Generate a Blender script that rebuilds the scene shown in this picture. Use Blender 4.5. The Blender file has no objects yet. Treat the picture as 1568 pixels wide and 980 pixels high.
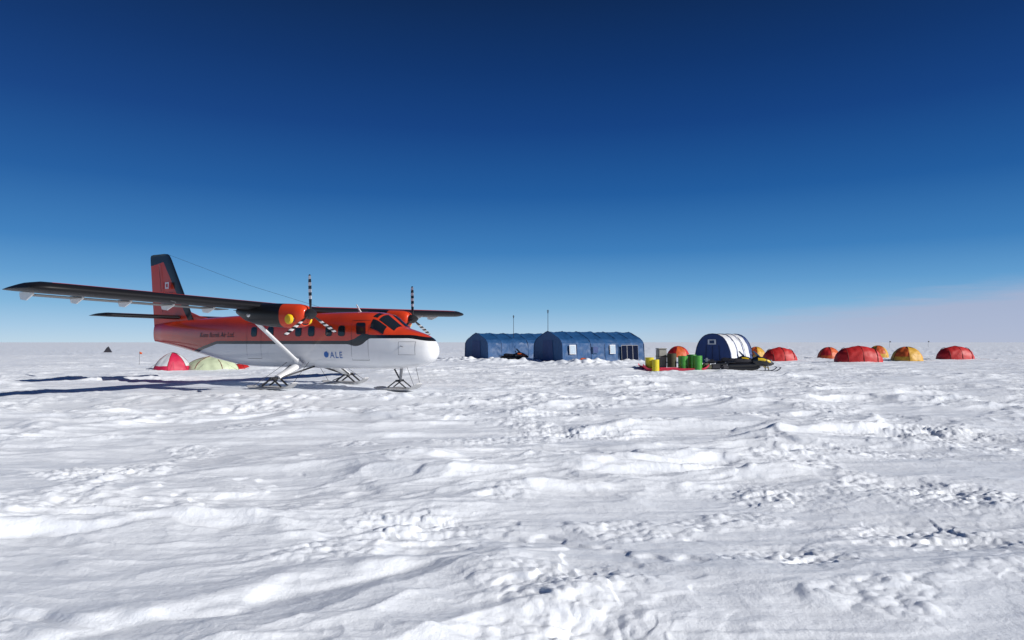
import bpy, math, numpy as np, bmesh, random
from mathutils import Vector, Matrix
sc=bpy.context.scene
F=1044.;H=1.68
random.seed(5)
def px(x,D): return (x-784)/F*D
def lin(c): return tuple(((v/255+.055)/1.055)**2.4 if v>10 else v/255/12.92 for v in c)+(1,)
# ------------------------------------------------ noise / terrain
rng=np.random.RandomState(3)
perm=np.tile(rng.permutation(256),2); ga=rng.rand(256)*2*np.pi
gx,gy=np.cos(ga),np.sin(ga)
def pn(x,y,s=0):
    x=x+s*37.3;y=y+s*17.9
    xi=np.floor(x).astype(int);yi=np.floor(y).astype(int);xf=x-xi;yf=y-yi
    xi&=255;yi&=255
    u=xf*xf*xf*(xf*(xf*6-15)+10);v=yf*yf*yf*(yf*(yf*6-15)+10)
    def g(a,b,dx,dy):
        k=perm[perm[a&255]+(b&255)];return gx[k]*dx+gy[k]*dy
    n0=g(xi,yi,xf,yf);n1=g(xi+1,yi,xf-1,yf);n2=g(xi,yi+1,xf,yf-1);n3=g(xi+1,yi+1,xf-1,yf-1)
    return ((n0+(n1-n0)*u)*(1-v)+(n2+(n3-n2)*u)*v)*1.5
def sm(a,b,x):
    t=np.clip((x-a)/(b-a),0,1);return t*t*(3-2*t)
MOUNDS=[(-4.3,60,2.2,1.5,.42),(-1.6,57.5,2.6,1.2,.32),(5.6,50,2.0,1.2,.42),(3.0,51.5,2.5,1.0,.25),(7.5,51.5,2.5,1,.2),(-5.5,64,3,1.5,.3),
 (7.4,56.6,2.2,.6,.28),(10.2,58.6,2.0,.6,.26),(1.6,57.6,1.0,1.0,.25),(-4.6,67.5,1.3,1.3,.3),(15.6,54.6,1.4,.6,.2),
 (13,52,3,.8,.15),(-7.4,19.8,2,.7,.10),(-3.5,20.4,1.6,.6,.12),(-11.5,20.5,3,.8,.10)]
# scoured spots, with the under-cut crust edges that throw the darkest shadows
SCOURS=[(5.4,11.1,1.3,.7),(5.1,7.9,.9,.7),(3.0,7.9,.5,.5),(-.96,6.5,.6,.4),(.45,4.05,.35,.3),(.3,4.8,.5,.35),(3.8,6.3,.7,.45),(2.3,5.6,.5,.3),(-5.5,9.2,.9,.5),(8.2,13.5,1.6,.8),(1.2,13.2,1.2,.6),(4.3,4.9,.6,.5)]
def ridged(u,v,octv,s,gain=.5):
    amp=1.;w=1.;t=0
    for i in range(octv):
        n=np.clip(1-np.abs(pn(u,v,s+i))*1.7,0,1)**2
        t=t+n*amp*w;w=np.clip(n*1.5,0,1);amp*=gain;u=u*2.05+v*.12;v=v*2.15
    return t
def terrace(q,st,sharp):
    t=q/st;fl=np.floor(t);fr=t-fl
    return (fl+sm(1-sharp,1,fr))*st
def height(x,y):
    x=np.asarray(x,float);y=np.asarray(y,float)
    r=np.hypot(x,y)
    a=math.radians(10)
    u=x*math.cos(a)+y*math.sin(a);v=-x*math.sin(a)+y*math.cos(a)
    v=v+.9*pn(x/9,y/9,41)
    wu=pn(x/3.1,y/3.1,1)*.9;wv=pn(x/2.3,y/2.3,2)*.40+pn(x/.8,y/.8,21)*.07
    z=.12*pn(u/15,v/6,3)+.07*pn(u/6,v/2.6,4)
    mask=sm(-.2,.4,pn(x/7,y/5,6))
    z+=.125*ridged((u+wu)/6.5,(v+wv)/2.3,5,50,.47)*(.40+.60*mask)
    z+=.062*ridged((u-wu)/2.4,(v+wv*.7)/1.0,4,60,.5)*(.15+.85*sm(-.1,.4,pn(x/4.5,y/3.5,42)))
    # eroded ledges, soft on the windward side
    n=pn((u+wu)/3.4,(v+wv*1.3)/1.3,7)+.16*pn(u/.9,v/.4,43)+.06*pn(x/.25,y/.2,44)
    z+=.034*np.tanh(n*13-2)*(.15+.85*mask)
    q=.6*pn((u+wu)/4.0,(v+wv)/1.6,25)+.25*pn(u/1.0,v/.45,26)+.10*pn(x/.22,y/.18,27)
    z+=.11*(.6*terrace(q,.30,.18)+.4*q)*sm(.10,.36,pn(x/4,y/3,28))
    # fine wind streaks
    z+=.005*pn(u/2.2,(v+wv*.3)/.10,9)+.008*pn(u/.7,v/.22,10)+.002*pn(x/.12,y/.1,33)
    # broken crust patches
    m2=sm(.26,.46,pn(x/1.9,y/1.4,11))
    z+=.042*m2*(np.abs(pn(x/.34,y/.22,12))+.5*np.abs(pn(x/.14,y/.1,15)))
    sc_=0
    for (sx_,sy_,rx,ry) in SCOURS:
        sc_=sc_+np.exp(-((x-sx_)/rx)**2-((y-sy_)/ry)**2)
    sc_=np.clip(sc_,0,1)
    qq=.7*pn((u+wv)/.75,(v+wv)/.34,70)+.3*pn(x/.25,y/.16,71)
    z+=sc_*(.10*terrace(qq,.34,.22)+.03*np.abs(pn(x/.12,y/.09,72))-.02)
    dx,dy=2.12,1.40;L_=math.hypot(dx,dy);dd=((x+2.6)*(-dy)+(y-3.98)*dx)/L_;al=((x+2.6)*dx+(y-3.98)*dy)/L_
    z+=.020*np.tanh((dd+.14*pn(x/.9,y/.9,34))/.05)*np.exp(-((dd)/.5)**2)*sm(-.8,0,al)*(1-sm(2.4,3.3,al))
    for k,(c0,sl) in enumerate(((15.6,.05),(16.15,.05),(17.4,.03),(17.95,.03),(12.3,.10),(12.85,.10))):
        yc=c0+sl*x+.35*np.sin(x/6.+k//2)
        z-=.030*np.exp(-((y-yc)/.13)**2)*(.6+.5*pn(x/.5,y/.5,35+k))*sm(-16,-10,x)*(1-sm(6,14,x))
    z-=.09
    z*=(1-.35*sm(25,70,r))*(1-sm(150,600,r))
    q=np.exp(-(((x+9)/9)**2+((y-27)/6.5)**2)**2)
    z=z*(1-.78*q)
    ch=np.exp(-(((x+9)/12)**2+((y-19.5)/2.6)**2)**2)+.6*np.exp(-(((x+2)/9)**2+((y-27)/9)**2)**2)
    z+=ch*.09*(np.abs(pn(x/.45,y/.4,16))*sm(-.1,.3,pn(x/2.6,y/1.5,17)))
    for (mx,my,rx,ry,h) in MOUNDS:
        e=np.exp(-((x-mx)/rx)**2-((y-my)/ry)**2)
        z+=h*e*(.65+.7*np.abs(pn(x/.9,y/.8,18))+.18*np.tanh(4*pn(x/.55,y/.55,19)))
    return z
def gz(x,y): return float(height(x,y))
def snow():
    rr=np.concatenate([np.geomspace(.3,3,40)[:-1],np.geomspace(3,110,1080)[:-1],np.geomspace(110,9000,70)])
    th=np.concatenate([np.linspace(-48,48,1350),np.linspace(48,312,260)[1:-1]])*math.pi/180
    R,T=np.meshgrid(rr,th,indexing='ij')
    X=R*np.sin(T);Y=R*np.cos(T);Z=height(X,Y)
    nr,nt=R.shape
    co=np.stack([X,Y,Z],-1).reshape(-1,3)
    i=np.arange(nr-1)[:,None]*nt;j=np.arange(nt)[None,:];j2=(j+1)%nt
    f=np.stack([i+j,i+j2,i+nt+j2,i+nt+j],-1).reshape(-1,4)
    co=np.vstack([co,[[0,0,gz(0,0)]]])
    me=bpy.data.meshes.new('snow_ground');me.vertices.add(len(co));me.vertices.foreach_set('co',co.ravel())
    tri=np.stack([np.full(nt,len(co)-1),j2[0],j[0]],-1)
    nl=f.size+tri.size;me.loops.add(nl);me.loops.foreach_set('vertex_index',np.concatenate([f[:,::-1].ravel(),tri[:,::-1].ravel()]))
    npoly=len(f)+len(tri);me.polygons.add(npoly)
    me.polygons.foreach_set('loop_start',np.concatenate([np.arange(len(f))*4,len(f)*4+np.arange(len(tri))*3]))
    me.update(calc_edges=True);me.validate()
    me.polygons.foreach_set('use_smooth',np.ones(npoly,bool))
    o=bpy.data.objects.new('snow_ground',me);sc.collection.objects.link(o)
    if me.polygons[0].normal.z<0: me.flip_normals()
    return o
g=snow()
# ------------------------------------------------ material helpers
class NB:
    def __init__(s,nt): s.nt=nt;s.N=nt.nodes;s.L=nt.links
    def put(s,v,sock):
        if isinstance(v,(int,float)): sock.default_value=v
        elif isinstance(v,tuple): sock.default_value=v
        else: s.L.new(v,sock)
    def M(s,op,a,b=None,c=None,clamp=False):
        n=s.N.new('ShaderNodeMath');n.operation=op;n.use_clamp=clamp
        for i,v in enumerate((a,b,c)):
            if v is not None: s.put(v,n.inputs[i])
        return n.outputs[0]
    def ss(s,a,b,v):
        n=s.N.new('ShaderNodeMapRange');n.interpolation_type='SMOOTHSTEP';n.inputs[1].default_value=a;n.inputs[2].default_value=b;s.put(v,n.inputs[0]);return n.outputs[0]
    def mix(s,f,a,b):
        n=s.N.new('ShaderNodeMix');n.data_type='RGBA';s.put(f,n.inputs[0]);s.put(a,n.inputs[6]);s.put(b,n.inputs[7]);return n.outputs[2]
    def noise(s,scale,detail=4,rough=.55,vec=None,mscale=None):
        tc=s.N.new('ShaderNodeTexCoord');n=s.N.new('ShaderNodeTexNoise');n.inputs['Scale'].default_value=scale;n.inputs['Detail'].default_value=detail;n.inputs['Roughness'].default_value=rough
        v=tc.outputs['Object']
        if mscale:
            m=s.N.new('ShaderNodeMapping');m.inputs['Scale'].default_value=mscale;s.L.new(v,m.inputs[0]);v=m.outputs[0]
        s.L.new(v,n.inputs['Vector']);return n.outputs[0]
    def xyz(s):
        tc=s.N.new('ShaderNodeTexCoord');n=s.N.new('ShaderNodeSeparateXYZ');s.L.new(tc.outputs['Object'],n.inputs[0]);return n.outputs
def newmat(name):
    m=bpy.data.materials.new(name);m.use_nodes=True;return m,NB(m.node_tree),m.node_tree.nodes['Principled BSDF']
def simple(name,col,rough=.5,metal=0,coat=0,nscale=6,nstr=.12,bump=0,bscale=20):
    m,b,P=newmat(name)
    c=tuple(col)+(1,)
    d=tuple(max(0,v*(1-nstr*2.2)) for v in col)+(1,)
    b.put(b.mix(b.noise(nscale,5),c,d),P.inputs['Base Color'])
    P.inputs['Roughness'].default_value=rough;P.inputs['Metallic'].default_value=metal;P.inputs['Coat Weight'].default_value=coat
    if bump:
        bp=b.N.new('ShaderNodeBump');bp.inputs['Strength'].default_value=bump;bp.inputs['Distance'].default_value=.03
        b.L.new(b.noise(bscale,5),bp.inputs['Height']);b.L.new(bp.outputs[0],P.inputs['Normal'])
    return m
RED=(.62,.050,.014);WHITE=(.80,.81,.82);BLACK=(.010,.010,.012)
m_snow,b,P=newmat('snow')
b.put(b.mix(b.noise(.35,4),(.85,.90,.97,1),(.91,.94,.98,1)),P.inputs['Base Color']);P.inputs['Roughness'].default_value=.5
bp=b.N.new('ShaderNodeBump');bp.inputs['Strength'].default_value=.5;bp.inputs['Distance'].default_value=.02
b.L.new(b.M('ADD',b.noise(22,8,.68),b.M('MULTIPLY',b.noise(3,7,.62,mscale=(.5,2.0,1)),1.3)),bp.inputs['Height']);b.L.new(bp.outputs[0],P.inputs['Normal'])
g.data.materials.append(m_snow)
m_white=simple('white_paint',WHITE,.35,coat=.2,nstr=.05)
m_red=simple('red_paint',RED,.3,coat=.3,nstr=.08)
m_black=simple('black_rubber',BLACK,.38,nstr=.1)
m_dark=simple('dark_metal',(.05,.05,.055),.4,.5)
m_steel=simple('steel',(.35,.35,.36),.35,.8)
m_glass=simple('window_glass',(.012,.016,.022),.06,nstr=.02);
m_yel=simple('yellow_cover',(.85,.55,.01),.5)
m_flap=simple('flap_paint',(.22,.21,.20),.5)
m_maple=simple('flag_red',(.6,.02,.02),.5)
m_blueink=simple('blue_ink',(.02,.15,.5),.5)
# fuselage livery
m_fus,b,P=newmat('fuselage_livery')
x,y,z=b.xyz()
s=b.M('MULTIPLY',x,-1.)
zb=b.M('ADD',b.M('MULTIPLY',b.M('SUBTRACT',1.,b.ss(2.25,3.0,s)),.20),1.67)
zb=b.M('SUBTRACT',zb,b.M('MULTIPLY',b.M('MAXIMUM',b.M('SUBTRACT',s,10.2),0.),.22))
zb=b.M('SUBTRACT',zb,b.M('MULTIPLY',b.M('SUBTRACT',1.,b.ss(.05,.9,s)),.10))
bt=b.M('ADD',.06,b.M('MULTIPLY',b.M('MULTIPLY',b.ss(2.2,2.6,s),b.M('SUBTRACT',1.,b.ss(2.6,3.3,s))),.12))
dz=b.M('SUBTRACT',z,zb)
nz=b.noise(1.2,6,.6)
wcol=b.mix(b.M('MULTIPLY',b.ss(.45,.75,nz),.35),WHITE+(1,),(.55,.56,.57,1))
rcol=b.mix(b.M('MULTIPLY',b.ss(.45,.75,nz),.4),RED+(1,),(.42,.04,.015,1))
c1=b.mix(b.M('GREATER_THAN',dz,b.M('MULTIPLY',bt,-1.)),wcol,BLACK+(1,))
c1=b.mix(b.M('GREATER_THAN',dz,bt),c1,rcol)
b.put(c1,P.inputs['Base Color']);P.inputs['Roughness'].default_value=.22;P.inputs['Coat Weight'].default_value=.5;P.inputs['Coat Roughness'].default_value=.08
pl=b.M('LESS_THAN',b.M('FRACT',b.M('MULTIPLY',x,1.25)),.012)
bp=b.N.new('ShaderNodeBump');bp.inputs['Strength'].default_value=.2;bp.inputs['Distance'].default_value=.01
b.L.new(b.M('ADD',b.M('MULTIPLY',pl,-1.),b.M('MULTIPLY',b.noise(2.5,3),.8)),bp.inputs['Height']);b.L.new(bp.outputs[0],P.inputs['Normal'])
m_nac,b,P=newmat('nacelle_paint')
x,y,z=b.xyz()
b.put(b.mix(b.M('GREATER_THAN',x,-4.2),BLACK+(1,),RED+(1,)),P.inputs['Base Color']);P.inputs['Roughness'].default_value=.35;P.inputs['Specular IOR Level'].default_value=.3;P.inputs['Coat Weight'].default_value=.1
m_prop,b,P=newmat('propeller_stripes')
x,y,z=b.xyz()
r=b.M('SQRT',b.M('ADD',b.M('MULTIPLY',y,y),b.M('MULTIPLY',z,z)))
w_=b.M('MULTIPLY',b.M('GREATER_THAN',b.M('FRACT',b.M('MULTIPLY_ADD',r,4.6,.25)),.5),b.M('GREATER_THAN',r,.42))
b.put(b.mix(w_,(.015,.015,.016,1),(.8,.8,.8,1)),P.inputs['Base Color']);P.inputs['Roughness'].default_value=.4
m_wing,b,P=newmat('wing_paint')
x,y,z=b.xyz()
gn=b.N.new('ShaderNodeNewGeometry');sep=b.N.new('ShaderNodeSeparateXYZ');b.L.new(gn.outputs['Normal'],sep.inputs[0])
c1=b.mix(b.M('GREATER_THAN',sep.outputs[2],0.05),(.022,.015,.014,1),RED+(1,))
c1=b.mix(b.M('GREATER_THAN',x,-5.20-.30),c1,BLACK+(1,))
c1=b.mix(b.M('GREATER_THAN',b.M('ABSOLUTE',y),9.35),c1,BLACK+(1,))
b.put(c1,P.inputs['Base Color']);P.inputs['Roughness'].default_value=.45;P.inputs['Specular IOR Level'].default_value=.2
m_tail,b,P=newmat('tailplane_paint')
x,y,z=b.xyz()
c1=b.mix(b.M('GREATER_THAN',x,-13.95),RED+(1,),BLACK+(1,))
c1=b.mix(b.M('GREATER_THAN',b.M('ABSOLUTE',y),2.4),c1,BLACK+(1,))
b.put(c1,P.inputs['Base Color']);P.inputs['Roughness'].default_value=.45;P.inputs['Specular IOR Level'].default_value=.2
m_fin,b,P=newmat('fin_paint')
x,y,z=b.xyz()
s=b.M('MULTIPLY',x,-1.)
le=b.M('MULTIPLY_ADD',b.M('SUBTRACT',z,2.6),.585,12.7)
d=b.M('SUBTRACT',s,le)
k=b.M('LESS_THAN',d,b.M('MULTIPLY_ADD',b.M('SUBTRACT',z,2.6),.10,.34))
k=b.M('MAXIMUM',k,b.M('GREATER_THAN',z,b.M('MULTIPLY_ADD',b.M('SUBTRACT',s,15.),-.15,5.22)))
b.put(b.mix(k,RED+(1,),BLACK+(1,)),P.inputs['Base Color']);P.inputs['Roughness'].default_value=.3;P.inputs['Coat Weight'].default_value=.2
# ------------------------------------------------ geometry helpers
def empty(name,loc=(0,0,0),rz=0):
    e=bpy.data.objects.new(name,None);sc.collection.objects.link(e);e.location=loc;e.rotation_euler=(0,0,rz);e.empty_display_size=.3;return e
def mk(name,v,f,mat,parent=None,smooth=True,loc=None,ang=None):
    me=bpy.data.meshes.new(name);me.from_pydata([tuple(map(float,p)) for p in v],[],[tuple(q) for q in f]);me.update()
    bm=bmesh.new();bm.from_mesh(me);bmesh.ops.recalc_face_normals(bm,faces=bm.faces);bm.to_mesh(me);bm.free()
    mats=mat if isinstance(mat,list) else [mat]
    for m in mats: me.materials.append(m)
    me.polygons.foreach_set('use_smooth',[smooth]*len(me.polygons))
    if smooth and ang is not None:
        me.set_sharp_from_angle(angle=math.radians(ang))
    o=bpy.data.objects.new(name,me);sc.collection.objects.link(o)
    if parent: o.parent=parent
    if loc: o.location=loc
    return o
def loft(name,rings,mat,parent=None,smooth=True,cap=True,ang=40,loc=None):
    n=len(rings[0]);v=[p for r in rings for p in r];f=[]
    for i in range(len(rings)-1):
        for j in range(n):
            a=i*n+j;b_=i*n+(j+1)%n;f.append((a,b_,b_+n,a+n))
    if cap:
        f.append(tuple(range(n)));f.append(tuple(range((len(rings)-1)*n,len(rings)*n)))
    return mk(name,v,f,mat,parent,smooth,loc,ang)
def tube(name,p1,p2,r1,r2,mat,parent=None,n=10,flat=1.):
    p1=Vector(p1);p2=Vector(p2);d=(p2-p1).normalized();a=d.orthogonal().normalized();b_=d.cross(a)
    if flat!=1.:
        a=Vector((1,0,0));a=(a-d*a.dot(d)).normalized();b_=d.cross(a)
    R=[[p+a*math.cos(t)*r*flat+b_*math.sin(t)*r for t in [2*math.pi*i/n for i in range(n)]] for p,r in((p1,r1),(p2,r2))]
    return loft(name,R,mat,parent)
def pipe(name,pts,r,mat,parent,n=5):
    P_=[Vector(p) for p in pts];R=[]
    for i,p in enumerate(P_):
        d=(P_[min(i+1,len(P_)-1)]-P_[max(i-1,0)]).normalized();a=d.cross(Vector((.31,.17,.93)));a=a.normalized() if a.length>1e-4 else d.orthogonal().normalized();b_=d.cross(a)
        R.append([p+a*math.cos(t)*r+b_*math.sin(t)*r for t in [2*math.pi*k/n for k in range(n)]])
    return loft(name,R,mat,parent,ang=80)
def box(name,c,sz,mat,parent=None,rz=0,bev=.02,taper=1.):
    bm=bmesh.new();bmesh.ops.create_cube(bm,size=1)
    for v in bm.verts:
        k=taper if v.co.z>0 else 1
        v.co=Vector((v.co.x*sz[0]*k,v.co.y*sz[1]*k,v.co.z*sz[2]))
    if bev: bmesh.ops.bevel(bm,geom=bm.edges[:],offset=bev,segments=2,affect='EDGES')
    me=bpy.data.meshes.new(name);bm.to_mesh(me);bm.free();me.materials.append(mat)
    o=bpy.data.objects.new(name,me);sc.collection.objects.link(o);o.location=c;o.rotation_euler=(0,0,rz)
    if parent:o.parent=parent
    return o
# ------------------------------------------------ AIRCRAFT
YAW=math.radians(-28.96)
plane=empty('ski_plane',(-2.52,23.12,0.0),YAW)
SEC=np.array([# s,hw,zb,zt,n
(0,.02,1.38,1.42,2),(.04,.17,1.23,1.58,2),(.12,.29,1.09,1.71,2.1),(.25,.40,.99,1.83,2.2),(.5,.51,.89,1.95,2.3),(.9,.62,.81,2.07,2.4),(1.4,.71,.76,2.20,2.6),
(2.05,.80,.73,2.66,2.9),(2.5,.85,.72,2.75,3.2),(3.2,.88,.72,2.77,3.6),(8.2,.88,.72,2.77,3.6),(9.2,.87,.77,2.76,3.5),(10.2,.80,.90,2.74,3.3),(11.4,.68,1.09,2.70,3.),(12.8,.50,1.33,2.64,2.7),(14.2,.30,1.56,2.58,2.4),(15.1,.16,1.69,2.5,2.2),(15.35,.05,1.74,2.45,2.)])
ds=np.concatenate([np.array([0,.015,.04,.08,.12,.18,.25,.35,.5,.7,.9,1.1,1.25,1.35,1.4]),np.arange(1.5,15.3,.1),[15.35]])
def smooth_par(k):
    def f(s):
        w=.10 if 1.3<s<2.3 else (.5 if s>3 else .12)
        if s<.6: return np.interp(s,SEC[:,0],SEC[:,k])
        o=np.linspace(-w,w,9);return float(np.mean(np.interp(s+o,SEC[:,0],SEC[:,k])))
    return f
PF=[None]+[smooth_par(k) for k in(1,2,3,4)]
def par(s): return [PF[k](s) for k in(1,2,3,4)]
def sec(s,t,off=0):
    hw,zb,zt,n=par(s);c,sn=math.cos(t),math.sin(t)
    return (-s,(hw+off)*math.copysign(abs(c)**(2/n),c),(zb+zt)/2+((zt-zb)/2+off)*math.copysign(abs(sn)**(2/n),sn))
def side(s,z):
    hw,zb,zt,n=par(s);q=abs((z-(zb+zt)/2)/((zt-zb)/2));q=min(q,.999)
    return hw*(1-q**n)**(1/n)
loft('fuselage',[[sec(s,2*math.pi*i/64) for i in range(64)] for s in ds],m_fus,plane,ang=60)
def proj(name,pts,mat,sd=-1,off=.007):
    cs=sum(p[0] for p in pts)/len(pts);cz=sum(p[1] for p in pts)/len(pts)
    P_=[(cs,cz)]+[(cs+(a-cs)*.5,cz+(b-cz)*.5) for a,b in pts]+list(pts);n=len(pts)
    v=[(-a,sd*(side(a,b)+off),b) for a,b in P_]
    f=[(0,1+i,1+(i+1)%n) for i in range(n)]+[(1+i,1+n+i,1+n+(i+1)%n,1+(i+1)%n) for i in range(n)]
    return mk(name,v,f,mat,plane)
def rrect(s0,s1,z0,z1,r=.07,k=5,sl=0):
    o=[]
    for (cx,cz,a0) in((s1-r,z1-r,0),(s0+r,z1-r,90),(s0+r,z0+r,180),(s1-r,z0+r,270)):
        for i in range(k):
            a=math.radians(a0+90*i/(k-1));zz=cz+r*math.sin(a);o.append((cx+r*math.cos(a)+sl*(zz-z0),zz))
    return o
def outline(name,pts,mat,sd=-1,w=.012,off=.004):
    n=len(pts);cs=sum(p[0] for p in pts)/n;cz=sum(p[1] for p in pts)/n;v=[]
    for a,b_ in pts:
        d=math.hypot(a-cs,b_-cz);k=w/d
        for q in(1,1-k*1.3): 
            A=cs+(a-cs)*q;B=cz+(b_-cz)*q;v.append((-A,sd*(side(A,B)+off),B))
    f=[(2*i,2*((i+1)%n),2*((i+1)%n)+1,2*i+1) for i in range(n)]
    return mk(name,v,f,mat,plane)
def rectpts(s0,s1,z0,z1,n=8):
    o=[(s0+(s1-s0)*i/n,z0) for i in range(n)]+[(s1,z0+(z1-z0)*i/n) for i in range(n)]+[(s1-(s1-s0)*i/n,z1) for i in range(n)]+[(s0,z1-(z1-z0)*i/n) for i in range(n)]
    return o
for sd in(-1,1):
    for i,sc_ in enumerate((3.5,4.1,4.95,5.6,7.05,7.95)):
        outline('window_frame',rrect(sc_-.165,sc_+.165,1.89,2.27,.10),m_dark,sd,.03,.006)
        proj('cabin_window',rrect(sc_-.14,sc_+.14,1.92,2.24,.09),m_glass,sd,.010)
    proj('cockpit_door_window',rrect(2.42,2.82,1.95,2.36,.07,sl=.12),m_glass,sd,.010)
    outline('cockpit_door_outline',rectpts(2.32,3.05,1.05,2.45),m_dark,sd,.010)
    outline('cabin_door_outline',rectpts(7.55,8.35,1.05,2.42),m_dark,sd,.010)
    outline('hatch_outline',rectpts(.55,1.15,1.25,1.7),m_dark,sd,.007)
def skin(name,s0,s1,t0,t1,mat,off=.01,n=10,sfun=None):
    v=[];f=[]
    for i in range(n+1):
        for j in range(n+1):
            t=math.radians(t0+(t1-t0)*j/n)
            a,b_=(s0,s1) if sfun is None else sfun(t)
            v.append(sec(a+(b_-a)*i/n,t,off))
    for i in range(n):
        for j in range(n):
            a=i*(n+1)+j;f.append((a,a+1,a+n+2,a+n+1))
    return mk(name,v,f,mat,plane)
for sgn,nm in((1,'port'),(-1,'starboard')):
    T=lambda a:90-sgn*(90-a)
    skin('windshield_'+nm,1.42,2.02,T(86.5),T(47),m_glass)
    skin('quarter_window_'+nm,1.62,2.27,T(43),T(17),m_glass,sfun=lambda t:(1.50+.25*abs(math.cos(t)),2.16+.1*abs(math.cos(t))))
    skin('eyebrow_window_'+nm,2.10,2.28,T(80),T(52),m_glass)
def ring(s,cy,cz,hw,hh,n=2.3,k=28):
    o=[]
    for i in range(k):
        t=2*math.pi*i/k;c,q=math.cos(t),math.sin(t)
        o.append((-s,cy+hw*math.copysign(abs(c)**(2/n),c),cz+hh*math.copysign(abs(q)**(2/n),q)))
    return o
for sd,nm in((-1,'starboard'),(1,'port')):
    cy=sd*2.72
    loft('engine_nacelle_'+nm,[ring(a,cy,c,w,h,n) for a,c,w,h,n in((3.23,2.60,.17,.17,2),(3.25,2.60,.22,.22,2),(3.36,2.585,.28,.31,2.2),(3.6,2.57,.33,.37,2.4),(4.2,2.57,.36,.40,2.5),(4.9,2.60,.37,.40,2.5),(5.5,2.63,.34,.36,2.5),(6.1,2.68,.26,.26,2.3),(6.6,2.76,.10,.10,2.))],m_nac,plane,ang=50)
    loft('air_intake_'+nm,[ring(a,cy,c,w,h) for a,c,w,h in((3.36,2.30,.17,.085),(3.5,2.28,.21,.11),(4.0,2.27,.23,.13),(4.9,2.34,.2,.1),(5.3,2.42,.1,.06))],m_nac,plane)
    loft('intake_mouth_'+nm,[ring(a,cy,2.30,w,h) for a,w,h in((3.352,.14,.06),(3.37,.13,.055))],m_black,plane)
    for q in(-1,1):
        R=[]
        for a,rr in((.24,.10),(.36,.105),(.42,.11)):
            R.append([(-3.62-.30*(a-.24)-rr*math.cos(t),cy+q*a,2.43+rr*math.sin(t)) for t in [2*math.pi*i/16 for i in range(16)]])
        loft('exhaust_stub',R,m_dark,plane)
        R=[[(-3.66-rr*math.cos(t),cy+q*a,2.43+rr*math.sin(t)) for t in [2*math.pi*i/20 for i in range(20)]] for a,rr in((.37,.155),(.44,.165),(.48,.13),(.49,.05))]
        loft('exhaust_cover',R,m_yel,plane)
    pe=bpy.data.objects.new('propeller_'+nm,None);sc.collection.objects.link(pe);pe.parent=plane;pe.location=(-3.12,cy,2.60)
    loft('hub',[[(x_,r_*math.cos(t),r_*math.sin(t)) for t in [2*math.pi*i/20 for i in range(20)]] for x_,r_ in((-.14,.16),(-.1,.17),(.05,.17),(.12,.13),(.2,.08),(.27,.02))],m_dark,pe)
    base=90 + (3 if sd<0 else 2)
    for kbl in range(3):
        an=math.radians(base+120*kbl);R=[]
        for rr,ch,th,tw in((.12,.07,.07,0),(.25,.08,.06,0),(.38,.13,.035,5),(.7,.17,.028,8),(1.0,.17,.022,10),(1.2,.15,.016,12),(1.27,.12,.012,12),(1.295,.05,.008,12)):
            q=[]
            for i in range(12):
                t=2*math.pi*i/12;a_=ch/2*math.cos(t);c_=th/2*math.sin(t);T_=math.radians(tw)
                xx=a_*math.cos(T_)-c_*math.sin(T_);yy=a_*math.sin(T_)+c_*math.cos(T_)
                q.append((xx,rr*math.cos(an)-yy*math.sin(an),rr*math.sin(an)+yy*math.cos(an)))
            R.append(q)
        loft('blade',R,m_prop,pe)
def foil(c,t):
    xs=[0,.005,.02,.05,.1,.18,.3,.45,.6,.8,1.0]
    th=lambda x:5*t*(.2969*math.sqrt(x)-.126*x-.3516*x*x+.2843*x**3-.1015*x**4)
    up=[(x*c,(th(x)+.02*math.sin(math.pi*x))*c) for x in xs];lo=[(x*c,(-th(x)*.85+.02*math.sin(math.pi*x))*c) for x in xs[::-1][:-1]]
    lo[0]=(c,-.004)
    return up+lo
R=[]
for yy in (-9.9,-9.86,-9.75,-9.5,-9,-7,-5,-3.5,-2,-1,0,1,2,3.5,5,7,9,9.5,9.75,9.86,9.9):
    a=abs(yy);k=1. if a<9.5 else {9.5:.99,9.75:.9,9.86:.78,9.9:.62}[a]
    tt=.17*(1 if a<9.5 else {9.5:.97,9.75:.8,9.86:.55,9.9:.3}[a])
    z0=2.83+.024*a
    R.append([(-(5.20+1.98*(1-k)*.45+p),yy,z0+q) for p,q in foil(1.98*k,tt)])
loft('wing',R,m_wing,plane,ang=50)
for sd in(-1,1):
    for yy in(1.6,3.7,5.2,6.6,8.0,9.3):
        zz=2.83+.024*yy
        loft('flap_hinge',[[(-(6.55+dx),sd*yy+dy,zz+dz_) for dy,dz_ in((-.02,-.02),(.02,-.02),(.02,-.06-dd),(-.02,-.06-dd))] for dx,dd in((0,.04),(.35,.19),(.6,.16),(.66,.05))],m_white,plane,ang=20)
    loft('flap_panel',[[(-a,sd*yy,2.83+.024*yy+c) for a,c in((6.62,-.055),(7.24,-.075),(7.26,-.06),(6.62,-.04))] for yy in(.95,2.4)],m_flap,plane,ang=20)
    loft('aileron_panel',[[(-a,sd*yy,2.83+.024*yy+c) for a,c in((6.62,-.095),(7.22,-.105),(7.26,-.09),(6.62,-.075))] for yy in(3.1,9.3)],m_flap,plane,ang=20)
    tube('wing_strut',(-5.55,sd*.88,.92),(-5.70,sd*3.05,2.62),.055,.055,m_white,plane,12,1.9)
    tube('strut_fairing',(-5.55,sd*.84,.86),(-5.57,sd*1.02,1.06),.10,.07,m_white,plane,12,1.8)
    tube('pitot_mast',(-5.3,sd*6.2,2.92),(-5.05,sd*6.2,2.86),.015,.012,m_steel,plane,6)
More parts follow.
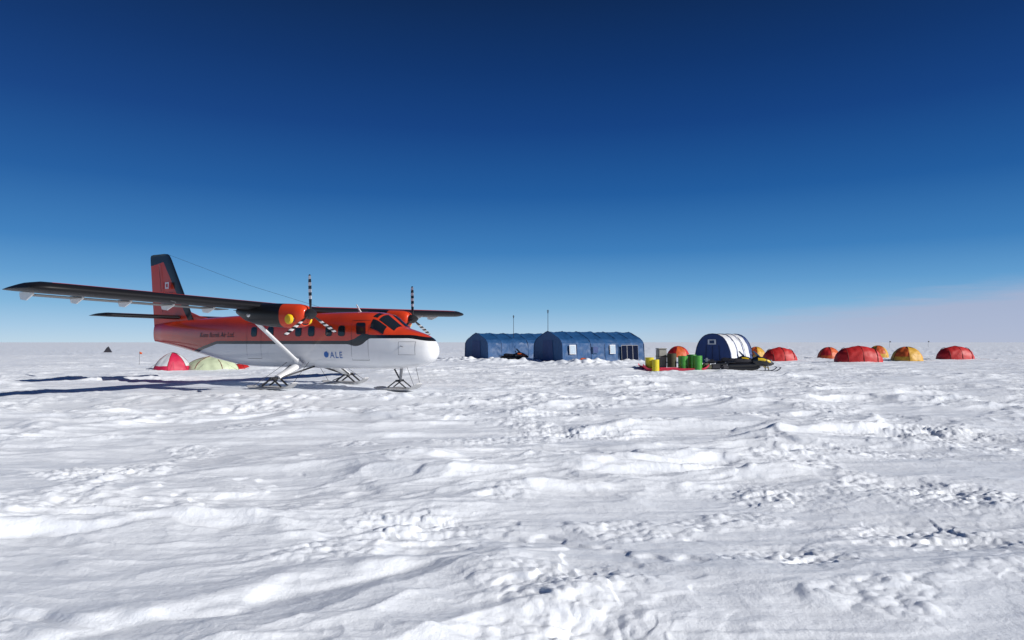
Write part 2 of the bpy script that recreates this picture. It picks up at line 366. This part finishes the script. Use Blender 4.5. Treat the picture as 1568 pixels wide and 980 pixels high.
def flat_surface(name,stations,mat):
    R=[]
    for yy,le,ch,zz,tt in stations:
        R.append([(-(le+p),yy,zz+q) for p,q in foil(ch,tt)])
    return loft(name,R,mat,plane,ang=50)
flat_surface('tailplane',[(-3.15,13.85,1.1,2.76,.06),(-3.1,13.75,1.3,2.76,.10),(-2.9,13.65,1.42,2.76,.13),(0,13.55,1.5,2.74,.13),(2.9,13.65,1.42,2.76,.13),(3.1,13.75,1.3,2.76,.10),(3.15,13.85,1.1,2.76,.06)],m_tail)
R=[]
for z_,le,te in((1.75,15.1,15.36),(2.2,13.9,15.42),(2.6,12.7,15.47),(3.6,13.28,15.59),(4.6,13.87,15.70),(5.3,14.28,15.79),(5.5,14.42,15.80),(5.58,14.55,15.76),(5.61,14.8,15.6)):
    R.append([(-(le+p),q,z_) for p,q in foil(te-le,.07 if z_<5.4 else .04)])
loft('fin_and_rudder',R,m_fin,plane,ang=50)
R=[[(-(le+p),q,z_) for p,q in foil(te-le,.06)] for z_,le,te in((2.60,11.3,13.6),(2.80,12.35,13.6),(2.98,12.92,13.6))]
loft('dorsal_fin',R,m_red,plane,ang=50)
pipe('rudder_hinge_line',[(-14.75,-.075,3.0),(-15.1,-.06,5.2)],.008,m_dark,plane)
pipe('antenna_wire',[(-14.5,0,5.55),(-9.5,.2,4.0),(-5.9,.6,3.02)],.005,m_dark,plane)
tube('vhf_antenna',(-3.4,0,2.75),(-3.6,0,3.05),.03,.012,m_white,plane,8,1.8)
tube('rear_antenna',(-9.3,0,2.74),(-9.5,0,3.02),.03,.012,m_white,plane,8,1.8)
tube('pitot_tube',(-1.1,-.64,1.55),(-.9,-.72,1.52),.014,.012,m_steel,plane,6)
def text(name,body,size,mat,place,sp=1.):
    cu=bpy.data.curves.new(name,'FONT');cu.body=body;cu.size=size;cu.space_character=sp
    o=bpy.data.objects.new(name,cu);sc.collection.objects.link(o)
    dg=bpy.context.evaluated_depsgraph_get();me=bpy.data.meshes.new_from_object(o.evaluated_get(dg));bpy.data.objects.remove(o)
    for v in me.vertices: v.co=Vector(place(v.co.x,v.co.y))
    me.materials.clear();me.materials.append(mat)
    o=bpy.data.objects.new(name,me);sc.collection.objects.link(o);o.parent=plane
text('airline_name','Kenn Borek Air Ltd.',.28,m_black,lambda u,v:(-11.4+u+.25*v,-(side(11.4-u-.25*v,1.88+v)+.012),1.88+v),1.0)
text('operator_logo_text','ALE',.32,m_blueink,lambda u,v:(-4.05+u,-(side(4.05-u,1.12+v)+.012),1.12+v),1.2)
proj('operator_logo',[(4.22+.11*math.cos(t),1.24+.11*math.sin(t)) for t in [2*math.pi*i/16 for i in range(16)]],m_blueink,-1,.012)
text('registration','C-GKBH',.2,m_black,lambda u,v:(-14.75+u,-(.125),3.75+v),1.)
def finplate(name,a,b_,z0,z1,mat,o=.125):
    mk(name,[(-a,-o,z0),(-b_,-o,z0),(-b_,-o,z1),(-a,-o,z1)],[(0,1,2,3)],mat,plane,False)
finplate('flag_white',14.15,14.68,4.03,4.32,m_white);finplate('flag_band',14.15,14.28,4.03,4.32,m_maple,.129);finplate('flag_band',14.55,14.68,4.03,4.32,m_maple,.129);finplate('flag_leaf',14.36,14.47,4.10,4.25,m_maple,.129)
def ski(name,s0,s1,cy,w,zb,parent=plane):
    R=[];L_=s1-s0
    for i in range(15):
        t=i/14;s_=s0+L_*t
        up=.22*max(0,(.28-t)/.28)**2+.05*max(0,(t-.93)/.07)
        ww=w*(.55+.45*min(1,t/.2)**.6)
        hh=.05+.05*math.sin(math.pi*min(1,max(0,(t-.1)/.8)))
        R.append([(-s_,cy-ww/2,zb+up),(-s_,cy+ww/2,zb+up),(-s_,cy+ww/2,zb+up+.03),(-s_,cy+ww*.2,zb+up+hh),(-s_,cy-ww*.2,zb+up+hh),(-s_,cy-ww/2,zb+up+.03)])
    return loft(name,R,m_ski,parent,ang=30)
m_ski=simple('ski_white',(.55,.55,.56),.4,nstr=.2)
for sd in(-1,1):
    cy=sd*1.86
    ski('main_ski',4.7,6.9,cy,.46,.03)
    tube('gear_leg',(-5.60,sd*.68,.90),(-5.66,cy*.96,.42),.13,.085,m_white,plane,12,1.9)
    tube('gear_brace',(-6.25,sd*.60,.82),(-5.75,cy*.96,.40),.035,.035,m_dark,plane)
    tube('gear_brace',(-5.05,sd*.60,.80),(-5.55,cy*.96,.40),.03,.03,m_dark,plane)
    tube('axle',(-5.66,cy-sd*.25,.40),(-5.66,cy+sd*.24,.40),.055,.055,m_dark,plane)
    for q in(-.17,.17):
        tube('ski_pedestal',(-5.66,cy+q,.42),(-5.2,cy+q,.12),.035,.03,m_dark,plane)
        tube('ski_pedestal',(-5.66,cy+q,.42),(-6.15,cy+q,.12),.035,.03,m_dark,plane)
    tube('ski_trim_strut',(-5.7,cy,.40),(-6.5,cy,.12),.02,.02,m_steel,plane,6)
    tube('ski_cable',(-4.85,cy,.20),(-5.2,sd*.72,.98),.008,.008,m_dark,plane,6)
    tube('ski_cable',(-6.75,cy,.12),(-6.3,sd*.72,.95),.008,.008,m_dark,plane,6)
ski('nose_ski',.75,2.5,0,.62,.02)
tube('nose_oleo',(-1.50,0,.9),(-1.58,0,.34),.06,.045,m_steel,plane)
tube('nose_drag_brace',(-1.9,0,.84),(-1.62,0,.42),.03,.025,m_dark,plane)
tube('nose_axle',(-1.6,-.2,.34),(-1.6,.2,.34),.04,.04,m_dark,plane)
for q in(-.16,.16):
    tube('nose_ski_pedestal',(-1.60,q,.36),(-1.2,q,.10),.022,.022,m_dark,plane)
    tube('nose_ski_pedestal',(-1.60,q,.36),(-2.0,q,.10),.022,.022,m_dark,plane)
for q in(-.25,.25): tube('nose_ski_cable',(-.85,q*.7,.18),(-1.1,q,.84),.007,.007,m_dark,plane,6)
# ------------------------------------------------ TENTS
def fabric(name,col,rough=.55,bump=.6,bscale=2.5):
    return simple(name,col,rough,nscale=3,nstr=.18,bump=bump,bscale=bscale)
m_blue=fabric('blue_fabric',(.010,.080,.23),bump=1.0,bscale=1.6);m_navy=fabric('navy_fabric',(.010,.045,.19))
m_wfab=fabric('white_fabric',(.75,.77,.8));m_rfab=fabric('red_fabric',(.60,.018,.018));m_ofab=fabric('orange_fabric',(.72,.12,.02));m_yfab=fabric('yellow_fabric',(.72,.40,.04))
m_pink=fabric('crimson_fabric',(.58,.015,.07));m_green=fabric('pale_green_fabric',(.60,.68,.46));m_seam=simple('seam',(.02,.02,.03),.7)
m_panel=simple('solar_cells',(.006,.010,.03),.15,nstr=.05);m_alu=simple('aluminium',(.45,.45,.47),.4,.6)
m_clear=simple('clear_vinyl',(.45,.55,.65),.25)
m_seam2=simple('dark_blue_seam',(.006,.035,.12),.6)
m_rdark=simple('dark_sleeve',(.16,.012,.012),.7)
def prof(pts,k):
    P_=np.array(pts,float);d=np.r_[0,np.cumsum(np.hypot(*np.diff(P_,axis=0).T))];t=np.linspace(0,d[-1],k)
    return np.stack([np.interp(t,d,P_[:,0]),np.interp(t,d,P_[:,1])],-1)
def arch_tent(name,corner,axis,L,W,pts,mats,ribs,bandfn=None,seed=0,k=61,nl=110,sag=.06,endmat=None,ang=24,z0=None):
    rz=math.atan2(axis[1],axis[0]);e=empty(name,(corner[0],corner[1],-.10 if z0 is None else z0),rz)
    pr=prof([(W/2+a,b_) for a,b_ in pts],k);f=[];mi=[]
    XX=np.repeat(np.linspace(0,L,nl+1)[:,None],k,1);J=np.repeat(np.arange(k)[None,:]*61./k,nl+1,0)
    A=pr[None,:,0]+0*XX;B=pr[None,:,1]+0*XX
    sg=-sag*np.abs(np.sin(math.pi*XX/L*ribs))**.8
    wr=.05*pn(XX*1.1+J*.1,J*.16,seed)+.045*(np.abs(pn(XX*1.9+J*.12,J*.25-XX*.6,seed+1))-.2)+.02*pn(XX*4.,J*.5-XX,seed+2)
    q=(sg+wr)*np.minimum(1,B/.3);cx=A-W/2;dd=np.hypot(cx,B-1.0)+1e-6
    v=np.stack([XX,A+q*cx/dd,B+q*(B-1.0)/dd],-1).reshape(-1,3)
    for i in range(nl):
        for j in range(k-1):
            a=i*k+j;f.append((a,a+1,a+k+1,a+k));mi.append(bandfn((i+.5)/nl,j/(k-1)) if bandfn else 0)
    o=mk('fabric_shell',v,f,mats,e,ang=ang);o.data.polygons.foreach_set('material_index',mi)
    for xx,nm in((0,'front_wall'),(L,'rear_wall')):
        vv=[(xx+(.02 if xx==0 else -.02),W/2,.9)]+[(xx+(.02 if xx==0 else -.02),a,b_) for a,b_ in pr]
        mk(nm,vv,[(0,i,i+1) for i in range(1,k)]+[(0,k,1)],endmat or mats[0],e,False)
    for i in range(ribs+1):
        x_=L*i/ribs;pipe('rib_seam',[(x_,W/2+(a-W/2)*1.004,b_*1.003+.005) for a,b_ in pr[::3]],.02,m_seam2 if name.startswith('blue') else m_seam,e)
    sk=[(i*L/20,-.02,.16) for i in range(21)]+[(i*L/20,-.35-.12*random.random(),.04) for i in range(21)]
    mk('ground_flap',sk,[(i,i+1,22+i,21+i) for i in range(20)],mats[0],e)
    return e
AX=(.8350,.5502)
arch=[(-2.05,0),(-1.96,1.70),(-1.62,2.05),(-.12,2.70),(.12,2.70),(1.62,2.05),(1.96,1.70),(2.05,0)]
tb=arch_tent('blue_tunnel_tent',(4.1,55.3),AX,9.1,4.1,arch,[m_blue],6,seed=30)
ta=arch_tent('blue_tunnel_tent',(-2.3,66),AX,9.5,4.6,[(a*1.12,b_) for a,b_ in arch],[m_blue],6,seed=40)
def sideframe(e,x0,x1,z0,z1,mat,fr,name,y=-.03,fw=.06):
    lean=lambda z:y+.053*z
    def q(a,b_,c,d,off): return [(a,lean(c)-off,c),(b_,lean(c)-off,c),(b_,lean(d)-off,d),(a,lean(d)-off,d)]
    mk(name+'_frame',q(x0-fw,x1+fw,z0-fw,z1+fw,.03),[(0,1,2,3)],fr,e,False)
    mk(name,q(x0,x1,z0,z1,.045),[(0,1,2,3)],mat,e,False)
for a,b_ in((.75,1.3),(5.1,5.6)): sideframe(tb,a,b_,.85,1.5,m_clear,m_wfab,'window',-.06)
for i in range(3):
    sideframe(tb,6.3+i*.66,6.3+i*.66+.58,.25,1.5,m_panel,m_alu,'solar_panel',-.14,.03)
sideframe(tb,3.2,3.7,.9,1.4,m_navy,m_blue,'vent',-.06)
def endflap(e,W):
    mk('door_flap',[(-.012,W*.3,0),(-.012,W*.68,0),(-.012,W*.66,1.95),(-.012,W*.34,1.95)],[(0,1,2,3)],m_navy,e,False)
endflap(tb,4.1);endflap(ta,4.6)
for e,loc,hh in((ta,(3.6,1.0,0),4.5),(tb,(1.4,3.9,0),4.6)):
    tube('antenna_mast',(loc[0],loc[1],0),(loc[0],loc[1],hh),.03,.02,m_dark,e,8)
    tube('mast_head',(loc[0]-.12,loc[1],hh-.1),(loc[0]+.12,loc[1],hh-.1),.02,.02,m_dark,e,6)
    tube('mast_tip',(loc[0],loc[1],hh-.3),(loc[0],loc[1],hh),.05,.035,m_dark,e,8)
dome=[(1.65*math.copysign(abs(math.cos(t))**.85,-math.cos(t)),2.42*math.sin(t)**.85) for t in [math.pi*i/24 for i in range(25)]]
ax=(.75,.661)
def bands(u,v): return 1 if (u<.05 or .30<u<.34 or .60<u<.64 or u>.88) else 0
dt=arch_tent('white_and_navy_dome_tent',(17.35,54.2),ax,3.4,3.3,dome,[m_wfab,m_navy],3,bands,seed=50,endmat=m_navy,ang=60,sag=.04,z0=-.05)
mk('sign_board',[(-.03,1.3,1.55),(-.03,2.05,1.55),(-.03,2.05,1.95),(-.03,1.3,1.95)],[(0,1,2,3)],m_wfab,dt,False)
mk('sign_print',[(-.036,1.45,1.62),(-.036,1.9,1.62),(-.036,1.9,1.88),(-.036,1.45,1.88)],[(0,1,2,3)],m_seam2,dt,False)
for a,b_ in(((-.03,1.65,0),(-.03,1.65,1.45)),((-.03,.95,0),(-.03,1.05,1.5)),((-.03,2.3,0),(-.03,2.2,1.5))): tube('door_zip',a,b_,.015,.015,m_seam,dt,6)
def small_tent(name,cx,cy,w,d,h,mats,rz=0,pat='ribs',seed=0,ex=2.4,vz=2.1):
    e=empty(name,(cx,cy,gz(cx,cy)-.05),rz);nu,nv=72,22;v=[];f=[];mi=[]
    for i in range(nu):
        t=2*math.pi*i/nu
        for j in range(nv+1):
            p=(math.pi/2)*j/nv;c=math.cos(p)**(2/ex);s_=math.sin(p)**(2/vz)
            if pat=='ribs':
                xx=w/2*math.copysign(abs(math.cos(t))**(2/2.3),math.cos(t))*c;k=abs(((xx/w*3)+.5)%1-.5)*2
            else:
                xx=w/2*math.cos(t)*c;k=abs(((i/nu*6)%1)-.5)*2
            yy=d/2*math.copysign(abs(math.sin(t))**(2/2.2),math.sin(t))*c
            pinch=1-.06*(1-k)*(c)**.5 if pat!='ribs' else 1-.035*k
            wr=1+.03*float(pn(np.array(xx*2.3+seed),np.array(yy*2.3+s_*3),seed))
            v.append((xx*pinch*wr,yy*pinch*wr,h*s_*pinch*wr))
    for i in range(nu):
        for j in range(nv):
            a=i*(nv+1)+j;b_=((i+1)%nu)*(nv+1)+j;f.append((a,b_,b_+1,a+1))
            g_=int(i/nu*6);mi.append((g_%2 if j>4 else (0 if len(mats)<3 else 2)) if pat!='ribs' and len(mats)>1 else (1 if (len(mats)>1 and j<3) else 0))
    o=mk('tent_fly',v,f,mats,e,ang=60);o.data.polygons.foreach_set('material_index',mi)
    if pat=='ribs':
        for q in(-.30,0,.30):
            x_=q*w;W_=d/2*(1-abs(2*q)**2.3)**(1/2.3);pts=[(x_,W_*math.copysign(abs(math.cos(p))**(2/ex),math.cos(p)),h*(1 if q==0 else (1-abs(2*q)**2.5)**.42)*math.sin(p)**(2/vz)) for p in [math.pi*i/16 for i in range(17)]]
            pipe('pole_sleeve',pts,.026,m_rdark,e)
    else:
        for q in range(3):
            t=math.pi*q/3+.0;pts=[]
            for i in range(17):
                p=math.pi*i/16;c=math.copysign(abs(math.cos(p))**(2/ex),math.cos(p));pts.append((w/2*math.cos(t)*c,d/2*math.sin(t)*c,h*math.sin(p)**(2/vz)))
            pipe('pole_sleeve',pts,.022,m_rdark,e)
    for q in range(6):
        t=q*math.pi/3+.3;tube('guy_line',(w*.42*math.cos(t),d*.42*math.sin(t),h*.5),(w*.75*math.cos(t),d*.8*math.sin(t),.02),.005,.005,m_seam,e,4)
    return e
def at(x,D): return px(x,D),D
for (x_,D,w,d,h,ms,pat,nm,rz,ex,vz) in (
 (1193,64,3.3,2.2,1.38,[m_rfab],'ribs','red_expedition_tent',.1,2.2,2.1),
 (1313,56.5,3.9,2.2,1.35,[m_rfab],'ribs','red_expedition_tent',-.05,2.2,2.1),
 (1461,67,3.6,2.2,1.35,[m_rfab],'ribs','red_expedition_tent',.05,2.2,2.1),
 (1268,72,2.5,2.2,1.3,[m_ofab,m_rfab,m_ofab],'geo','orange_dome_tent',.4,2.1,2.0),
 (1387,63,2.8,2.6,1.35,[m_yfab,m_ofab,m_yfab],'geo','yellow_dome_tent',.2,2.1,2.0),
 (1343,76,2.2,2.2,1.35,[m_yfab,m_ofab],'geo','yellow_dome_tent',.9,2.1,2.),
 (1038,77,2.6,2.4,1.35,[m_ofab,m_rfab],'geo','orange_dome_tent',.1,2.1,2.),
 (1157,76,2.2,2.2,1.3,[m_yfab,m_ofab],'geo','yellow_dome_tent',.3,2.1,2.),
 (266,42,2.2,1.9,1.12,[m_pink,m_wfab,m_pink],'geo','crimson_and_white_dome_tent',.75,1.55,1.7),
 (326,42.8,3.2,2.0,.88,[m_green,m_green,m_green],'geo','pale_green_dome_tent',.2,1.7,2.),
 (370,44,1.2,1.0,.42,[m_rfab],'geo','red_gear_tarp',.2,1.7,2.)):
    X,Y=at(x_,D);small_tent(nm,X,Y,w,d,h,ms,rz,pat,seed=int(x_)%37,ex=ex,vz=vz)
# ------------------------------------------------ CARGO
m_gdrum=simple('green_drum_paint',(.05,.30,.03),.4,coat=.2);m_ydrum=simple('yellow_plastic',(.75,.62,.02),.45);m_gray=simple('grey_plastic',(.30,.30,.27),.6)
m_pinksled=simple('red_plastic',(.62,.03,.08),.5);m_olive=simple('olive_canvas',(.07,.07,.04),.8)
def drum(name,x_,D,mat,h=.88,r=.29,z0=.1):
    X,Y=at(x_,D);e=empty(name,(X,Y,gz(X,Y)+z0-.05))
    pf=[(0,.97),(.012,1.0),(.03,1.03),(.05,1.0),(.32,1.0),(.335,1.035),(.35,1.0),(.64,1.0),(.655,1.035),(.67,1.0),(.95,1.0),(.97,1.03),(.99,1.0),(1.0,.95),(.975,.93)]
    loft('drum_shell',[[(r*k*math.cos(t),r*k*math.sin(t),h*q) for t in [2*math.pi*i/28 for i in range(28)]] for q,k in pf],mat,e,ang=25)
    tube('bung_cap',(r*.5,0,h*.975),(r*.5,0,h*1.0),.04,.04,m_steel,e,10)
drum('green_fuel_drum',1045,41.6,m_gdrum);drum('green_fuel_drum',1067,41.3,m_gdrum);drum('green_fuel_drum',1058,42.6,m_gdrum)
drum('olive_fuel_drum',1028,43,m_olive,.86);drum('yellow_fuel_drum',994,41.5,m_ydrum,.72,.26);drum('yellow_fuel_drum',1003,41.0,m_ydrum,.70,.22)
X,Y=at(1012,43.5);e=empty('grey_supply_case',(X,Y,gz(X,Y)))
box('case_body',(0,0,.66),(.55,.5,1.15),m_gray,e,.2,.04);box('case_lid',(0,0,1.27),(.6,.55,.08),m_gray,e,.2,.03);box('case_strap',(0,-.0,.8),(.57,.52,.05),m_seam,e,.2,.01)
X,Y=at(1030,41.8);e=empty('cargo_sled',(X,Y,gz(X,Y)),.02)
R=[]
for i in range(25):
    t=i/24;x_=-2.0+4.0*t;up=.28*max(0,(.12-t)/.12)**2+.28*max(0,(t-.88)/.12)**2
    R.append([(x_,-.75,.03+up+.12),(x_,-.68,.02+up),(x_,.68,.02+up),(x_,.75,.03+up+.12),(x_,.72,.05+up+.12),(x_,.66,.05+up),(x_,-.66,.05+up),(x_,-.72,.05+up+.12)])
loft('sled_pan',R,m_pinksled,e,ang=30)
X,Y=at(1093,41.5);e=empty('cargo_bags',(X,Y,gz(X,Y)),.1)
for i,(a,b_,c,sx,sy,sz_,mm) in enumerate(((-.5,0,.2,.6,.5,.4,m_olive),(.1,.1,.17,.7,.5,.35,m_seam),(.6,-.05,.14,.5,.45,.3,m_seam),(-.2,.0,.5,.6,.4,.25,m_seam),(-.45,.05,.60,.35,.3,.22,m_alu))):
    box('bag_%d'%(i+1),(a,b_,c),(sx,sy,sz_),mm,e,random.uniform(-.4,.4),.09,.85)
m_plastic=simple('black_plastic',(.015,.015,.017),.3,coat=.3);m_yhood=simple('yellow_hood',(.75,.5,.01),.35,coat=.3)
def snowmobile(x_,D,rz,s_=1.,hood=None):
    X,Y=at(x_,D);e=empty('snowmobile',(X,Y,gz(X,Y)-.02),rz);e.scale=(s_,)*3
    hood=hood or m_yhood
    def body(name,secs,mat):
        loft(name,[[(x0,w*math.copysign(abs(math.cos(t))**.6,math.cos(t)),(z0+z1)/2+(z1-z0)/2*math.copysign(abs(math.sin(t))**.6,math.sin(t))) for t in [2*math.pi*i/20 for i in range(20)]] for x0,w,z0,z1 in secs],mat,e)
    body('track_tunnel',[(-1.45,.19,.28,.42),(-1.3,.22,.24,.5),(0,.24,.26,.55),(.4,.24,.3,.6)],m_plastic)
    body('seat',[(-1.1,.14,.5,.72),(-.9,.19,.5,.80),(-.2,.17,.5,.74),(.15,.13,.52,.80),(.25,.08,.6,.8)],m_seam)
    body('hood',[(.05,.2,.45,.82),(.35,.36,.32,.95),(.8,.38,.3,.82),(1.1,.28,.34,.62),(1.28,.12,.42,.52)],m_plastic)
    body('hood_panel',[(.30,.374,.62,.86),(.6,.392,.58,.84),(.95,.35,.5,.72),(1.08,.27,.48,.62)],hood)
    body('track',[(-1.5,.19,.12,.3),(-1.4,.19,.03,.38),(-.2,.19,0.0,.36),(.35,.19,.12,.45),(.45,.19,.25,.4)],m_black)
    body('rear_rack',[(-1.55,.2,.5,.56),(-1.5,.24,.5,.58),(-1.0,.24,.5,.58)],m_dark)
    mk('windshield',[(.35,-.26,.9),(.35,.26,.9),(.08,.2,1.22),(.08,-.2,1.22),(.5,0,.93),(.16,0,1.25)],[(0,4,5,3),(4,1,2,5)],m_glass,e)
    tube('handlebar',(.02,-.36,1.0),(.02,.36,1.0),.02,.02,m_dark,e);tube('steering_post',(.1,0,.8),(.02,0,1.0),.03,.03,m_dark,e)
    box('headlight',(1.12,0,.66),(.1,.3,.08),m_clear,e,0,.02)
    for q in(-.45,.45):
        R=[]
        for i in range(11):
            t=i/10;xx=.35+1.25*t;up=.22*max(0,(t-.7)/.3)**2
            R.append([(xx,q-.07,.02+up),(xx,q+.07,.02+up),(xx,q+.05,.06+up),(xx,q-.05,.06+up)])
        loft('front_ski',R,m_plastic,e,ang=30)
        tube('ski_leg',(.9,q,.06),(.85,q*.6,.5),.03,.035,m_dark,e);tube('suspension_arm',(.9,q*.95,.2),(.55,q*.3,.4),.02,.02,m_yhood,e)
        tube('ski_loop',(1.58,q,.24),(1.45,q,.30),.015,.015,m_dark,e,6)
snowmobile(1150,42.5,-.12,1.02);snowmobile(1128,45.5,-.3,.95)
snowmobile(789,60.5,-.25,.95,m_ofab)
X,Y=at(893,54.6);e=empty('orange_duffel_bag',(X,Y,gz(X,Y)),.2);box('bag',(0,0,.22),(.62,.36,.42),m_ofab,e,0,.1);tube('bag_strap',(-.25,-.0,.44),(.25,0,.44),.02,.02,m_seam,e,6)
X,Y=at(166,110);e=empty('black_supply_cache',(X,Y,gz(X,Y)),.3)
mk('tarp',[(-.5,-.4,0),(.5,-.4,0),(.6,.4,0),(-.5,.4,0),(.15,0,.95),(-.15,.1,.75)],[(0,1,4),(1,2,4),(2,3,5,4),(3,0,5),(0,4,5)],m_seam,e,False)
for x_,D in((1361,210),(1420,230),(1092,240),(215,52)):
    X,Y=at(x_,D);e=empty('marker_flag',(X,Y,gz(X,Y)))
    hh=2.1 if D>100 else 1.0
    tube('flag_pole',(0,0,0),(0,0,hh),.03 if D>100 else .012,.03 if D>100 else .01,m_dark,e,6)
    mk('flag_cloth',[(0,0,hh),(.5 if D>100 else .2,.05,hh-.1),(.45 if D>100 else .18,0,hh-.4 if D>100 else hh-.2),(0,0,hh-.4 if D>100 else hh-.2)],[(0,1,2,3)],m_seam if D>100 else m_ofab,e,False)
# ------------------------------------------------ WORLD
SUN_EL=math.radians(27);SA=(0.90,-0.43)
w=bpy.data.worlds.new('World');sc.world=w;w.use_nodes=True;nt=w.node_tree;N=nt.nodes;L=nt.links;b=NB(nt)
bg=N['Background'];bg.inputs[1].default_value=.1
sky=N.new('ShaderNodeTexSky');sky.sky_type='NISHITA';sky.sun_disc=False;sky.sun_elevation=SUN_EL
sky.sun_rotation=math.atan2(SA[0],SA[1]);sky.altitude=2500;sky.air_density=1;sky.dust_density=.1;sky.ozone_density=3
tc=N.new('ShaderNodeTexCoord');sx=N.new('ShaderNodeSeparateXYZ');L.new(tc.outputs['Generated'],sx.inputs[0])
ramp=N.new('ShaderNodeValToRGB');L.new(b.M('MULTIPLY',sx.outputs['Z'],2.0,None,True),ramp.inputs[0])
cols=[(0,(184,210,230)),(.04,(162,198,228)),(.10,(124,177,217)),(.17,(92,154,206)),(.26,(55,124,187)),(.42,(22,89,158)),(.6,(5,61,129)),(.75,(0,47,107)),(.9,(0,35,83)),(1,(0,26,64))]
e=ramp.color_ramp.elements
e[0].position=0;e[0].color=lin(cols[0][1]);e[1].position=1;e[1].color=lin(cols[-1][1])
for pp,c in cols[1:-1]:
    k=e.new(pp);k.color=lin(c)
sc10=N.new('ShaderNodeVectorMath');sc10.operation='SCALE';sc10.inputs['Scale'].default_value=10;L.new(ramp.outputs[0],sc10.inputs[0])
base=b.mix(.93,sky.outputs[0],sc10.outputs[0])
az=b.M('ARCTAN2',sx.outputs['X'],sx.outputs['Y'])
noi=N.new('ShaderNodeTexNoise');mp=N.new('ShaderNodeMapping');mp.inputs['Scale'].default_value=(3,3,30);L.new(tc.outputs['Generated'],mp.inputs[0]);L.new(mp.outputs[0],noi.inputs['Vector']);noi.inputs['Detail'].default_value=4
top=b.M('ADD',b.M('MULTIPLY_ADD',b.M('SUBTRACT',az,.204),.114,.026),b.M('MULTIPLY',b.M('SUBTRACT',noi.outputs[0],.5),.03))
d=b.M('SUBTRACT',top,sx.outputs['Z'])
fac=b.M('MULTIPLY',b.M('MULTIPLY',b.ss(-.008,.03,d),b.ss(0.,.6,az)),.75)
c=lin((176,180,205))
L.new(b.mix(fac,base,(c[0]*10,c[1]*10,c[2]*10,1)),bg.inputs[0])
sun=bpy.data.lights.new('sun','SUN');sun.energy=4.8;sun.angle=math.radians(.5);sun.color=(1,.965,.92)
so=bpy.data.objects.new('sun',sun);sc.collection.objects.link(so)
dv=Vector((SA[0]*math.cos(SUN_EL),SA[1]*math.cos(SUN_EL),math.sin(SUN_EL)));so.rotation_euler=dv.to_track_quat('Z','Y').to_euler()
sc.view_settings.view_transform='Standard';sc.view_settings.look='None';sc.view_settings.exposure=0
cam=bpy.data.cameras.new('camera');cam.lens=24;cam.sensor_width=36;cam.clip_end=20000
co=bpy.data.objects.new('camera',cam);sc.collection.objects.link(co);co.location=(0,0,H);co.rotation_euler=(math.radians(90+1.863),0,0)
sc.camera=co
